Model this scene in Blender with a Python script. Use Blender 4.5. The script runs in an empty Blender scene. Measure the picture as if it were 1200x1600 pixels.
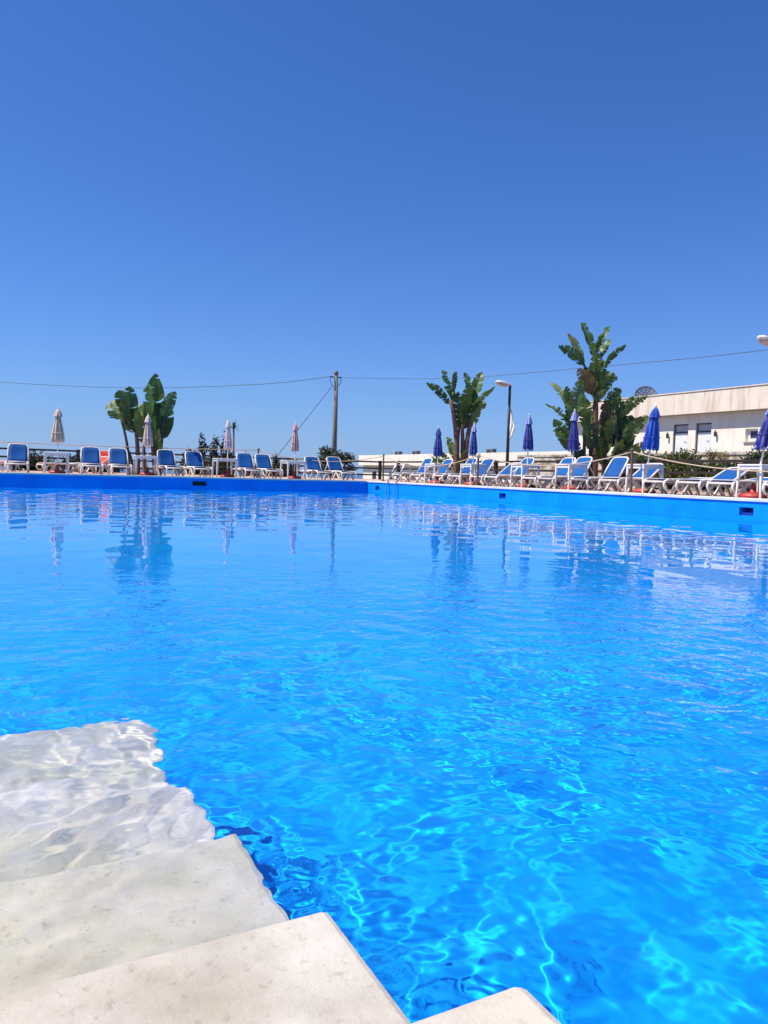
import bpy, bmesh, math, random
import numpy as np
from math import radians as R, sin, cos, pi
from mathutils import Matrix, Vector

sc = bpy.context.scene
col = sc.collection

# ------------------------------------------------------------------ camera
cam = bpy.data.cameras.new('camera')
cam_ob = bpy.data.objects.new('camera', cam)
col.objects.link(cam_ob)
sc.camera = cam_ob
yaw, pitch, roll = R(27.5), R(2.84), R(1.6)
fwd = Vector((sin(yaw)*cos(pitch), cos(yaw)*cos(pitch), -sin(pitch)))
rgt = Vector((cos(yaw), -sin(yaw), 0))
upv = rgt.cross(fwd)
c_r = rgt*cos(roll) + upv*sin(roll)
c_u = upv*cos(roll) - rgt*sin(roll)
mw = Matrix((c_r, c_u, -fwd)).transposed().to_4x4()
mw.translation = (0, 0, .736)
cam_ob.matrix_world = mw
cam.sensor_fit = 'VERTICAL'
cam.sensor_height = 36
cam.lens = 36*1190/1600
cam.clip_start = .02
cam.clip_end = 60000

# ------------------------------------------------------------------ sky and sun
SUN_EL = R(60)
hx, hy = -.95, .31
hn = math.hypot(hx, hy); hx /= hn; hy /= hn
world = bpy.data.worlds.new('World')
sc.world = world
world.use_nodes = True
wn = world.node_tree
bg = wn.nodes['Background']
sky = wn.nodes.new('ShaderNodeTexSky')
sky.sky_type = 'NISHITA'
sky.sun_disc = False
sky.sun_elevation = SUN_EL
sky.sun_rotation = math.atan2(hx, hy)
sky.air_density = 1.0
sky.dust_density = .35
sky.ozone_density = 10
tint = wn.nodes.new('ShaderNodeMix'); tint.data_type = 'RGBA'; tint.blend_type = 'MULTIPLY'
tint.inputs[0].default_value = 1
tint.inputs[7].default_value = (.64, .97, 1.43, 1)
wn.links.new(sky.outputs[0], tint.inputs[6])
# summer haze: the sky pales towards the horizon all round
wtc = wn.nodes.new('ShaderNodeTexCoord'); wsx = wn.nodes.new('ShaderNodeSeparateXYZ'); wn.links.new(wtc.outputs['Generated'], wsx.inputs[0])
wab = wn.nodes.new('ShaderNodeMath'); wab.operation = 'MAXIMUM'; wab.inputs[1].default_value = 0; wn.links.new(wsx.outputs[2], wab.inputs[0])
wml = wn.nodes.new('ShaderNodeMath'); wml.operation = 'MULTIPLY'; wml.inputs[1].default_value = -9.5; wn.links.new(wab.outputs[0], wml.inputs[0])
wex = wn.nodes.new('ShaderNodeMath'); wex.operation = 'EXPONENT'; wn.links.new(wml.outputs[0], wex.inputs[0])
wfa = wn.nodes.new('ShaderNodeMath'); wfa.operation = 'MULTIPLY'; wfa.inputs[1].default_value = .8; wn.links.new(wex.outputs[0], wfa.inputs[0])
hz = wn.nodes.new('ShaderNodeMix'); hz.data_type = 'RGBA'; hz.inputs[7].default_value = (3.2, 4.7, 7.9, 1)
wn.links.new(wfa.outputs[0], hz.inputs[0]); wn.links.new(tint.outputs[2], hz.inputs[6])
wn.links.new(hz.outputs[2], bg.inputs[0])
bg.inputs[1].default_value = .073

sun_l = bpy.data.lights.new('sun', 'SUN')
sun_l.energy = 5.0
sun_l.angle = R(.53)
sun_l.color = (1, .93, .81)
sun_l.cycles.is_caustics_light = True
sun_ob = bpy.data.objects.new('sun', sun_l)
col.objects.link(sun_ob)
sun_dir = Vector((hx*cos(SUN_EL), hy*cos(SUN_EL), sin(SUN_EL)))
sun_ob.rotation_euler = sun_dir.to_track_quat('Z', 'Y').to_euler()
sun_ob.location = (0, 0, 30)

vs = sc.view_settings
vs.view_transform = 'Standard'
vs.look = 'None'
vs.exposure = .48
vs.gamma = 1
vs.use_curve_mapping = False
cy = sc.cycles
cy.use_denoising = True
cy.denoiser = 'OPENIMAGEDENOISE'
cy.max_bounces = 8
cy.diffuse_bounces = 3
cy.transmission_bounces = 6
cy.glossy_bounces = 4
cy.transparent_max_bounces = 8
cy.sample_clamp_indirect = 6
rnd = random.Random(11)

# ------------------------------------------------------------------ materials
def new_mat(name):
    m = bpy.data.materials.new(name)
    m.use_nodes = True
    nt = m.node_tree
    return m, nt, nt.nodes, nt.links, nt.nodes['Principled BSDF']

def ramp(ns, stops):
    r = ns.new('ShaderNodeValToRGB')
    e = r.color_ramp.elements
    while len(e) < len(stops): e.new(.5)
    for k, (p, c) in enumerate(stops):
        e[k].position = p; e[k].color = (*c, 1)
    return r

def noise(ns, ls, scale, detail=4, rough=.55, stretch=None, coord='Object'):
    tc = ns.new('ShaderNodeTexCoord')
    mp = ns.new('ShaderNodeMapping')
    if stretch: mp.inputs['Scale'].default_value = stretch
    n = ns.new('ShaderNodeTexNoise')
    n.inputs['Scale'].default_value = scale
    n.inputs['Detail'].default_value = detail
    n.inputs['Roughness'].default_value = rough
    ls.new(tc.outputs[coord], mp.inputs[0]); ls.new(mp.outputs[0], n.inputs['Vector'])
    return n

def mat_noise(name, c0, c1, scale=8, rough=.6, bump=0., bscale=None, stretch=None, spec=.5, lo=.35, hi=.65, coord='Object', metal=0.):
    m, nt, ns, ls, b = new_mat(name)
    n = noise(ns, ls, scale, 5, .6, stretch, coord)
    r = ramp(ns, [(lo, c0), (hi, c1)])
    ls.new(n.outputs[0], r.inputs[0]); ls.new(r.outputs[0], b.inputs['Base Color'])
    b.inputs['Roughness'].default_value = rough
    b.inputs['Metallic'].default_value = metal
    b.inputs['Specular IOR Level'].default_value = spec
    if bump:
        n2 = noise(ns, ls, bscale or scale*4, 4, .6, None, coord)
        bp = ns.new('ShaderNodeBump'); bp.inputs['Strength'].default_value = bump; bp.inputs['Distance'].default_value = .01
        ls.new(n2.outputs[0], bp.inputs['Height']); ls.new(bp.outputs[0], b.inputs['Normal'])
    return m

M = {}
M['pool_paint'] = mat_noise('pool_paint', (.0, .22, .75), (.001, .29, .88), 1.1, .5, .15, 30, spec=.2)
M['floor_paint'] = mat_noise('floor_paint', (.0, .33, .83), (.001, .385, .89), .7, .5, .15, 30, spec=.2)
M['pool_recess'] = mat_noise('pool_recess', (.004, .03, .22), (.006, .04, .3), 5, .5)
M['coping'] = mat_noise('coping_stone', (.60, .57, .52), (.74, .71, .66), 3, .6, .2, 40)
M['deck'] = mat_noise('terracotta_paving', (.40, .25, .18), (.52, .35, .26), 2, .75, .2, 30)
M['resin'] = mat_noise('white_resin', (.64, .59, .54), (.73, .69, .64), 6, .42)
M['table'] = mat_noise('table_resin', (.70, .63, .58), (.78, .72, .67), 5, .45)
M['pole_white'] = mat_noise('white_painted_pole', (.68, .64, .60), (.76, .73, .70), 9, .4)
M['steel'] = mat_noise('stainless_steel', (.55, .52, .50), (.66, .64, .62), 20, .28, metal=1.)
M['red_base'] = mat_noise('red_plastic', (.34, .03, .025), (.43, .05, .035), 9, .5)
M['fence'] = mat_noise('dark_fence_paint', (.012, .010, .010), (.03, .022, .02), 12, .6)
M['rope_post'] = mat_noise('brown_post_paint', (.10, .06, .045), (.16, .10, .075), 12, .65)
M['rope'] = mat_noise('pale_rope', (.50, .33, .20), (.62, .46, .32), 40, .85)
M['concrete_pole'] = mat_noise('weathered_concrete', (.14, .13, .125), (.21, .195, .185), 3, .85, .3, 30, (1, 1, .15))
M['wire'] = mat_noise('black_wire', (.05, .055, .07), (.08, .085, .1), 3, .7)
M['lamp_pole'] = mat_noise('dark_lamp_paint', (.012, .011, .014), (.03, .026, .03), 9, .5)
M['lamp_head'] = mat_noise('lamp_housing', (.62, .58, .55), (.72, .69, .66), 6, .5)
M['lamp_bowl'] = mat_noise('lamp_bowl_plastic', (.50, .40, .36), (.58, .48, .43), 6, .3)
M['cloth_white'] = mat_noise('white_cloth', (.72, .72, .74), (.8, .8, .8), 9, .8)
M['dark'] = mat_noise('dark_plastic', (.02, .02, .025), (.04, .04, .045), 9, .6)
M['ac'] = mat_noise('grey_metal_unit', (.10, .11, .12), (.17, .18, .19), 9, .5)
M['roof'] = mat_noise('grey_roofing', (.30, .28, .26), (.38, .36, .33), 3, .85)
M['door_white'] = mat_noise('white_door_paint', (.68, .69, .71), (.76, .77, .78), 4, .5)
M['door_frame'] = mat_noise('blue_grey_frame', (.03, .04, .085), (.05, .065, .12), 8, .5)
M['panel_grey'] = mat_noise('transom_panel', (.42, .41, .40), (.50, .49, .48), 5, .5)
M['soil'] = mat_noise('dry_soil', (.10, .075, .05), (.20, .16, .10), 2, .95, .5, 12)
M['ground'] = mat_noise('dry_ground', (.12, .10, .06), (.22, .19, .12), .3, .95, .3, 3)
M['trunk'] = mat_noise('palm_trunk', (.10, .05, .035), (.22, .12, .075), 6, .9, .8, 14, (1, 1, 3))
M['trunk_dark'] = mat_noise('dark_stem', (.035, .035, .04), (.08, .07, .06), 6, .9, .5, 14, (1, 1, 3))
M['wood'] = mat_noise('bark', (.07, .05, .035), (.14, .10, .07), 6, .9, .5, 14)
M['dish'] = mat_noise('dark_mesh_metal', (.11, .08, .065), (.18, .14, .115), 12, .6)

# concrete of the pool steps: mottled, pitted, faint stains
def steps_mat(name, k, stain=(.86, .80, .70)):
    m, nt, ns, ls, b = new_mat(name)
    n1 = noise(ns, ls, 5, 8, .62, None)
    r1 = ramp(ns, [(.28, (.38*k, .345*k, .30*k)), (.5, (.53*k, .485*k, .43*k)), (.72, (.65*k, .605*k, .545*k))])
    ls.new(n1.outputs[0], r1.inputs[0])
    n2 = noise(ns, ls, 55, 4, .7, None)
    r2 = ramp(ns, [(.30, (.42, .39, .35)), (.43, (1, 1, 1))])
    ls.new(n2.outputs[0], r2.inputs[0])
    mx = ns.new('ShaderNodeMix'); mx.data_type = 'RGBA'; mx.blend_type = 'MULTIPLY'; mx.inputs[0].default_value = .45
    ls.new(r1.outputs[0], mx.inputs[6]); ls.new(r2.outputs[0], mx.inputs[7])
    n4 = noise(ns, ls, 3.2, 5, .6, None)
    r4 = ramp(ns, [(.40, stain), (.60, (1, 1, 1))])
    ls.new(n4.outputs[0], r4.inputs[0])
    mx2 = ns.new('ShaderNodeMix'); mx2.data_type = 'RGBA'; mx2.blend_type = 'MULTIPLY'; mx2.inputs[0].default_value = .8
    ls.new(mx.outputs[2], mx2.inputs[6]); ls.new(r4.outputs[0], mx2.inputs[7])
    ls.new(mx2.outputs[2], b.inputs['Base Color'])
    b.inputs['Roughness'].default_value = .8
    n3 = noise(ns, ls, 90, 6, .7, None)
    bp = ns.new('ShaderNodeBump'); bp.inputs['Strength'].default_value = .42; bp.inputs['Distance'].default_value = .005
    ls.new(n3.outputs[0], bp.inputs['Height']); ls.new(bp.outputs[0], b.inputs['Normal'])
    return m
M['steps'] = steps_mat('bleached_concrete', 1.0)
M['steps_worn'] = steps_mat('worn_concrete', .86, (.80, .76, .68))
M['steps_wet'] = steps_mat('submerged_concrete', 1.20, (.82, .84, .68))

# cream plaster with rain streaks
def plaster_mat(name, c0, c1, streak):
    m, nt, ns, ls, b = new_mat(name)
    n1 = noise(ns, ls, .8, 6, .6)
    r1 = ramp(ns, [(.3, c0), (.7, c1)])
    ls.new(n1.outputs[0], r1.inputs[0])
    n2 = noise(ns, ls, 2.4, 5, .65, (1, 1, .12))
    r2 = ramp(ns, [(.34, streak), (.52, (1, 1, 1))])
    ls.new(n2.outputs[0], r2.inputs[0])
    mx = ns.new('ShaderNodeMix'); mx.data_type = 'RGBA'; mx.blend_type = 'MULTIPLY'; mx.inputs[0].default_value = .7
    ls.new(r1.outputs[0], mx.inputs[6]); ls.new(r2.outputs[0], mx.inputs[7])
    ls.new(mx.outputs[2], b.inputs['Base Color'])
    b.inputs['Roughness'].default_value = .9
    n3 = noise(ns, ls, 14, 4, .6)
    bp = ns.new('ShaderNodeBump'); bp.inputs['Strength'].default_value = .25; bp.inputs['Distance'].default_value = .02
    ls.new(n3.outputs[0], bp.inputs['Height']); ls.new(bp.outputs[0], b.inputs['Normal'])
    return m
M['plaster'] = plaster_mat('cream_plaster', (.76, .69, .60), (.84, .78, .70), (.86, .80, .74))
M['parapet'] = plaster_mat('stained_parapet', (.66, .575, .485), (.77, .69, .60), (.66, .57, .48))
M['stone'] = mat_noise('rubble_stone', (.20, .15, .10), (.58, .52, .44), 2.2, .9, .9, 5, lo=.38, hi=.6)

# woven sling fabric
def sling_mat(name, c0, c1):
    m, nt, ns, ls, b = new_mat(name)
    n = noise(ns, ls, 5, 3)
    oi = ns.new('ShaderNodeObjectInfo')
    ad = ns.new('ShaderNodeMath'); ad.operation = 'MULTIPLY_ADD'; ad.inputs[1].default_value = .45; ls.new(oi.outputs['Random'], ad.inputs[0])
    ml = ns.new('ShaderNodeMath'); ml.operation = 'MULTIPLY'; ml.inputs[1].default_value = .55; ls.new(n.outputs[0], ml.inputs[0]); ls.new(ml.outputs[0], ad.inputs[2])
    r = ramp(ns, [(.2, c0), (.8, c1)])
    ls.new(ad.outputs[0], r.inputs[0]); ls.new(r.outputs[0], b.inputs['Base Color'])
    b.inputs['Roughness'].default_value = .7
    b.inputs['Specular IOR Level'].default_value = .25
    w = noise(ns, ls, 160, 2)
    bp = ns.new('ShaderNodeBump'); bp.inputs['Strength'].default_value = .3; bp.inputs['Distance'].default_value = .003
    ls.new(w.outputs[0], bp.inputs['Height']); ls.new(bp.outputs[0], b.inputs['Normal'])
    return m
M['sling'] = sling_mat('blue_sling', (.0, .060, .235), (.0, .092, .32))
M['sling_red'] = sling_mat('red_sling', (.50, .03, .02), (.62, .06, .03))

# parasol fabric: vertical stripes that follow the gores
def gore_mat(name, a, b_, freq=4, sharp=.1, bias=0.):
    m, nt, ns, ls, b = new_mat(name)
    tc = ns.new('ShaderNodeTexCoord'); sx = ns.new('ShaderNodeSeparateXYZ'); ls.new(tc.outputs['Object'], sx.inputs[0])
    at = ns.new('ShaderNodeMath'); at.operation = 'ARCTAN2'; ls.new(sx.outputs[1], at.inputs[0]); ls.new(sx.outputs[0], at.inputs[1])
    mu = ns.new('ShaderNodeMath'); mu.operation = 'MULTIPLY'; mu.inputs[1].default_value = freq; ls.new(at.outputs[0], mu.inputs[0])
    sn = ns.new('ShaderNodeMath'); sn.operation = 'SINE'; ls.new(mu.outputs[0], sn.inputs[0])
    mr = ns.new('ShaderNodeMapRange'); mr.inputs[1].default_value = bias - sharp; mr.inputs[2].default_value = bias + sharp
    ls.new(sn.outputs[0], mr.inputs[0])
    n = noise(ns, ls, 7, 4)
    r = ramp(ns, [(.3, (.82, .8, .78)), (.7, (1, 1, 1))]); ls.new(n.outputs[0], r.inputs[0])
    mx = ns.new('ShaderNodeMix'); mx.data_type = 'RGBA'; mx.inputs[6].default_value = (*a, 1); mx.inputs[7].default_value = (*b_, 1)
    ls.new(mr.outputs[0], mx.inputs[0])
    m2 = ns.new('ShaderNodeMix'); m2.data_type = 'RGBA'; m2.blend_type = 'MULTIPLY'; m2.inputs[0].default_value = 1
    ls.new(mx.outputs[2], m2.inputs[6]); ls.new(r.outputs[0], m2.inputs[7])
    ls.new(m2.outputs[2], b.inputs['Base Color'])
    b.inputs['Roughness'].default_value = .8
    return m
M['canopy_tan'] = gore_mat('tan_canopy', (.78, .56, .37), (.62, .37, .24), 11, .4, .5)
M['canopy_blush'] = gore_mat('blush_canopy', (.76, .55, .44), (.64, .40, .32), 11, .4, .5)
M['canopy_pink'] = gore_mat('pale_pink_canopy', (.80, .64, .60), (.70, .42, .40), 11, .4, .5)
M['canopy_rose'] = gore_mat('rose_canopy', (.68, .42, .36), (.50, .14, .13), 9, .4, 0.)
M['canopy_blue'] = gore_mat('blue_canopy', (.006, .025, .20), (.07, .10, .38), 9, .4, .5)
M['canopy_violet'] = gore_mat('violet_blue_canopy', (.022, .026, .20), (.10, .10, .36), 9, .4, .4)
M['canopy_royal'] = gore_mat('royal_blue_canopy', (.004, .045, .33), (.015, .12, .55), 9, .4, .4)
M['vent_blue'] = gore_mat('white_blue_vent', (.05, .09, .5), (.62, .63, .72), 7, .2, .2)
M['vent_pale'] = gore_mat('pale_vent', (.80, .66, .58), (.72, .52, .46), 7, .3, .4)

# leaves: two-sided, partly translucent
def leaf_mat(name, stops, trans=.3, gloss=.12):
    m, nt, ns, ls, b = new_mat(name)
    oi = ns.new('ShaderNodeObjectInfo')
    n = noise(ns, ls, 3.5, 4, .6)
    ml = ns.new('ShaderNodeMath'); ml.operation = 'MULTIPLY_ADD'; ml.inputs[1].default_value = .5
    ls.new(n.outputs[0], ml.inputs[0])
    m3 = ns.new('ShaderNodeMath'); m3.operation = 'MULTIPLY'; m3.inputs[1].default_value = .5; ls.new(oi.outputs['Random'], m3.inputs[0])
    ls.new(m3.outputs[0], ml.inputs[2])
    r = ramp(ns, stops); ls.new(ml.outputs[0], r.inputs[0])
    ls.new(r.outputs[0], b.inputs['Base Color'])
    b.inputs['Roughness'].default_value = .42
    b.inputs['Specular IOR Level'].default_value = .45
    tr = ns.new('ShaderNodeBsdfTranslucent'); ls.new(r.outputs[0], tr.inputs[0])
    mx = ns.new('ShaderNodeMixShader'); mx.inputs[0].default_value = trans
    out = ns['Material Output'] if 'Material Output' in ns else ns.new('ShaderNodeOutputMaterial')
    ls.new(b.outputs[0], mx.inputs[1]); ls.new(tr.outputs[0], mx.inputs[2]); ls.new(mx.outputs[0], out.inputs[0])
    return m
M['leaf'] = leaf_mat('paddle_leaf', [(.15, (.022, .062, .014)), (.42, (.05, .115, .024)), (.66, (.10, .17, .035)), (.9, (.22, .25, .07))])
M['leaf_dry'] = leaf_mat('dry_paddle_leaf', [(.15, (.05, .05, .018)), (.5, (.12, .085, .035)), (.9, (.24, .17, .07))])
M['leaf_bright'] = leaf_mat('bright_paddle_leaf', [(.15, (.07, .12, .03)), (.5, (.15, .21, .05)), (.9, (.34, .35, .12))])
M['shrub'] = leaf_mat('shrub_leaf', [(.15, (.014, .028, .009)), (.45, (.04, .066, .02)), (.7, (.10, .12, .035)), (.9, (.22, .18, .08))], .3)
M['shrub_dark'] = leaf_mat('dark_shrub_leaf', [(.15, (.012, .018, .008)), (.5, (.025, .034, .014)), (.9, (.06, .06, .025))], .2)
M['olive'] = leaf_mat('grey_olive_leaf', [(.15, (.045, .06, .04)), (.5, (.09, .11, .075)), (.9, (.16, .18, .12))], .25)
M['straw'] = leaf_mat('dry_stalk', [(.2, (.16, .11, .05)), (.8, (.32, .25, .13))], .2)

# water surface
def water_mat():
    m, nt, ns, ls, b = new_mat('water')
    ns.clear()
    g = ns.new('ShaderNodeBsdfGlass'); g.inputs['IOR'].default_value = 1.333; g.inputs['Roughness'].default_value = 0
    # fine capillary ripples, livelier where the water laps round the steps
    n1 = noise(ns, ls, 6.5, 2, .5, None); n2 = noise(ns, ls, 17, 1, .5, None)
    ad = ns.new('ShaderNodeMath'); ad.operation = 'MULTIPLY_ADD'; ad.inputs[1].default_value = .30
    ls.new(n2.outputs[0], ad.inputs[0]); ls.new(n1.outputs[0], ad.inputs[2])
    tc = ns.new('ShaderNodeTexCoord'); vd = ns.new('ShaderNodeVectorMath'); vd.operation = 'DISTANCE'; vd.inputs[1].default_value = (1.3, 2.0, 0)
    ls.new(tc.outputs['Object'], vd.inputs[0])
    mr = ns.new('ShaderNodeMapRange'); mr.interpolation_type = 'SMOOTHSTEP'
    for k, v in zip((1, 2, 3, 4), (1.0, 4.4, 1.0, .03)): mr.inputs[k].default_value = v
    ls.new(vd.outputs['Value'], mr.inputs[0])
    hm = ns.new('ShaderNodeMath'); hm.operation = 'MULTIPLY'; ls.new(ad.outputs[0], hm.inputs[0]); ls.new(mr.outputs[0], hm.inputs[1])
    bp = ns.new('ShaderNodeBump'); bp.inputs['Strength'].default_value = 1; bp.inputs['Distance'].default_value = .0145
    ls.new(hm.outputs[0], bp.inputs['Height']); ls.new(bp.outputs[0], g.inputs['Normal'])
    o = ns.new('ShaderNodeOutputMaterial'); ls.new(g.outputs[0], o.inputs[0])
    return m
M['water'] = water_mat()
def sea_mat():
    m, nt, ns, ls, b = new_mat('sea_water')
    n = noise(ns, ls, .02, 4, .6)
    r = ramp(ns, [(.3, (.02, .07, .14)), (.7, (.03, .10, .19))]); ls.new(n.outputs[0], r.inputs[0]); ls.new(r.outputs[0], b.inputs['Base Color'])
    b.inputs['Roughness'].default_value = .25
    return m
M['sea'] = sea_mat()

# ------------------------------------------------------------------ mesh helpers
class MB:
    def __init__(s): s.v = []; s.f = []
    def box(s, a, b):
        n = len(s.v)
        x0, y0, z0 = a; x1, y1, z1 = b
        s.v += [(x0,y0,z0),(x1,y0,z0),(x1,y1,z0),(x0,y1,z0),(x0,y0,z1),(x1,y0,z1),(x1,y1,z1),(x0,y1,z1)]
        for q in ((0,3,2,1),(4,5,6,7),(0,1,5,4),(1,2,6,5),(2,3,7,6),(3,0,4,7)): s.f.append(tuple(n+i for i in q))
        return s
    def bar(s, p, q, w, h=None, side=Vector((0, 1, 0)), w2=None, h2=None):
        # a rectangular bar from p to q
        h = h or w; w2 = w2 or w; h2 = h2 or h
        p = Vector(p); q = Vector(q); t = (q-p).normalized()
        a = side - t*side.dot(t)
        if a.length < 1e-4: a = Vector((1, 0, 0)) - t*t.x
        a.normalize(); b = t.cross(a)
        n = len(s.v)
        for c, ww, hh in ((p, w, h), (q, w2, h2)):
            for i, j in ((-1,-1),(1,-1),(1,1),(-1,1)): s.v.append(tuple(c + a*(i*ww/2) + b*(j*hh/2)))
        for q4 in ((3,2,1,0),(4,5,6,7),(0,1,5,4),(1,2,6,5),(2,3,7,6),(3,0,4,7)): s.f.append(tuple(n+i for i in q4))
        return s
    def tube(s, pts, rad, n=8, cap=True):
        pts = [Vector(p) for p in pts]
        k = len(pts)
        if not hasattr(rad, '__len__'): rad = [rad]*k
        base = len(s.v)
        t0 = (pts[1]-pts[0]).normalized()
        a = Vector((0, 0, 1)) if abs(t0.z) < .9 else Vector((1, 0, 0))
        a = (a - t0*a.dot(t0)).normalized()
        for i, p in enumerate(pts):
            t = (pts[min(i+1, k-1)] - pts[max(i-1, 0)]).normalized()
            a = (a - t*a.dot(t)).normalized(); b = t.cross(a)
            for j in range(n):
                th = 2*pi*j/n
                s.v.append(tuple(p + (a*cos(th) + b*sin(th))*rad[i]))
        for i in range(k-1):
            for j in range(n):
                j2 = (j+1) % n
                s.f.append((base+i*n+j, base+i*n+j2, base+(i+1)*n+j2, base+(i+1)*n+j))
        if cap:
            s.f.append(tuple(base+j for j in range(n-1, -1, -1)))
            s.f.append(tuple(base+(k-1)*n+j for j in range(n)))
        return s
    def lathe(s, prof, n=24, wob=None, cap=True, at=(0, 0, 0)):
        # prof: (radius, z); wob(theta, z) scales the radius
        base = len(s.v); k = len(prof)
        for r, z in prof:
            for j in range(n):
                th = 2*pi*j/n
                q = r*(wob(th, z) if wob else 1)
                s.v.append((at[0]+q*cos(th), at[1]+q*sin(th), at[2]+z))
        for i in range(k-1):
            for j in range(n):
                j2 = (j+1) % n
                s.f.append((base+i*n+j, base+i*n+j2, base+(i+1)*n+j2, base+(i+1)*n+j))
        if cap:
            s.f.append(tuple(base+j for j in range(n-1, -1, -1)))
            s.f.append(tuple(base+(k-1)*n+j for j in range(n)))
        return s
    def quad(s, a, b, c, d):
        n = len(s.v); s.v += [tuple(a), tuple(b), tuple(c), tuple(d)]; s.f.append((n, n+1, n+2, n+3)); return s
    def build(s, name, mat, parent=None, smooth=False, bevel=0, receiver=False, weld=False):
        me = bpy.data.meshes.new(name)
        me.from_pydata([tuple(v) for v in s.v], [], s.f)
        me.update()
        if bevel:
            bm = bmesh.new(); bm.from_mesh(me)
            bmesh.ops.bevel(bm, geom=list(bm.edges), offset=bevel, segments=2, profile=.5, affect='EDGES')
            bm.to_mesh(me); bm.free()
        if weld:
            bm = bmesh.new(); bm.from_mesh(me); bmesh.ops.remove_doubles(bm, verts=bm.verts, dist=1e-4); bm.to_mesh(me); bm.free()
        if smooth:
            me.polygons.foreach_set('use_smooth', [True]*len(me.polygons))
        me.materials.append(M[mat] if isinstance(mat, str) else mat)
        o = bpy.data.objects.new(name, me)
        col.objects.link(o)
        if parent: o.parent = parent
        if receiver: o.cycles.is_caustics_receiver = True
        return o

def tag(o, label=None, cat=None, group=None, kind=None):
    if label: o['label'] = label
    if cat: o['category'] = cat
    if group: o['group'] = group
    if kind: o['kind'] = kind
    return o

def thing(name, loc, label, cat, group=None, rz=0):
    o = bpy.data.objects.new(name, None)
    o.empty_display_size = .2
    col.objects.link(o)
    o.location = loc; o.rotation_euler = (0, 0, rz)
    return tag(o, label, cat, group)

def copy_tree(o, parent=None):
    c = o.copy(); col.objects.link(c)
    if parent: c.parent = parent
    for ch in list(o.children): copy_tree(ch, c)
    return c

def cells(mb, u0, u1, z0, z1, holes, make):
    # solid wall cells around rectangular holes; make(u0,u1,z0,z1) adds one box
    us = sorted({u0, u1} | {h[0] for h in holes} | {h[1] for h in holes})
    for a, b in zip(us[:-1], us[1:]):
        cuts = sorted([(h[2], h[3]) for h in holes if h[0] <= a+1e-6 and h[1] >= b-1e-6])
        z = z0
        for c0, c1 in cuts:
            if c0 > z: make(a, b, z, c0)
            z = c1
        if z < z1: make(a, b, z, z1)

# ------------------------------------------------------------------ the pool
PX0, PX1, PY0, PY1 = -6.0, 13.77, -.40, 28.0
FLOOR, DECK = -1.3, .44
MB().box((PX0-.3, PY0-.3, FLOOR-.2), (PX1+.3, PY1+.3, FLOOR)).build('pool_floor', 'floor_paint', receiver=True)
tag(bpy.data.objects['pool_floor'], kind='structure')

far_holes = [(6.9-.26, 6.9+.26, .12, .29)]
mb = MB(); cells(mb, PX0, PX1, FLOOR, .385, far_holes, lambda a, b, z0, z1: mb.box((a, PY1, z0), (b, PY1+.3, z1)))
pw_far = tag(mb.build('pool_wall_far', 'pool_paint', receiver=True), kind='structure')
right_ys = [10.4, 18.75, 27.1]
right_holes = [(y-.165, y+.165, .095, .265) for y in right_ys]
mb = MB(); cells(mb, PY0, PY1+.3, FLOOR, .385, right_holes, lambda a, b, z0, z1: mb.box((PX1, a, z0), (PX1+.3, b, z1)))
pw_right = tag(mb.build('pool_wall_right', 'pool_paint', receiver=True), kind='structure')
tag(MB().box((PX0-.3, PY0-.3, FLOOR), (PX0, PY1+.3, .385)).build('pool_wall_left', 'pool_paint', receiver=True), kind='structure')
tag(MB().box((PX0, PY0-.3, FLOOR), (PX1+.3, PY0, .385)).build('pool_wall_near', 'pool_paint', receiver=True), kind='structure')
# skimmer mouths in the walls
for (u0, u1, z0, z1) in far_holes:
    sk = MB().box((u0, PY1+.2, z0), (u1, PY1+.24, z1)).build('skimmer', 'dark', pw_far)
    MB().bar((u0+.02, PY1+.1, z1-.02), (u1-.02, PY1+.1, z1-.02), .03, .05).build('flap', 'dark', sk)
for (u0, u1, z0, z1) in right_holes:
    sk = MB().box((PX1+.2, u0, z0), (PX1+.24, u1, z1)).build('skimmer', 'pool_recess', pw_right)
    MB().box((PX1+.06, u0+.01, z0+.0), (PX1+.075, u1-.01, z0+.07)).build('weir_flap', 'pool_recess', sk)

# coping: a strip of stone that overhangs the paint
OV = .03
tag(MB().box((PX0-.32, PY1-OV, .387), (PX1-OV, PY1+.34, .45)).build('coping_far', 'coping', bevel=.008), kind='structure')
tag(MB().box((PX1-OV, PY0-.3, .387), (PX1+.40, PY1+.34, .452)).build('coping_right', 'coping', bevel=.008), kind='structure')
tag(MB().box((PX0-.32, PY0-.3, .387), (PX0+OV, PY1-OV-.002, .45)).build('coping_left', 'coping', bevel=.008), kind='structure')
tag(MB().box((PX0+OV+.002, PY0-.32, .387), (PX1-OV-.002, PY0+.02, .45)).build('coping_near', 'coping', bevel=.008), kind='structure')
# paved deck round the pool
mb = MB()
mb.box((-16, PY1+.34, -1.7), (22.5, 39.0, DECK)); mb.box((PX1+.40, -9, -1.7), (22.5, PY1+.34, DECK))
mb.box((-16, PY0-.3, -1.7), (PX0-.32, PY1+.34, DECK)); mb.box((-16, -9, -1.7), (PX1+.40, PY0-.32, DECK))
tag(mb.build('pool_deck', 'deck'), kind='structure')

# steps going down into the water
st = thing('pool_steps', (0, 0, 0), 'pale concrete steps going down into the pool water', 'steps')
rows = [(.589, .233), (1.07, .052), (1.556, -.10), (1.99, -.25), (2.67, -.40)]
prev = PY0
for k, (y, z) in enumerate(rows):
    mb = MB().box((-2.2-.003*k, prev, FLOOR+.001), (.478-.002*k, y, z))
    o = mb.build('step', ('steps', 'steps_worn', 'steps_wet', 'steps_wet', 'steps_wet')[k], st, bevel=.012, receiver=True)
    prev = y - .02

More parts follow.
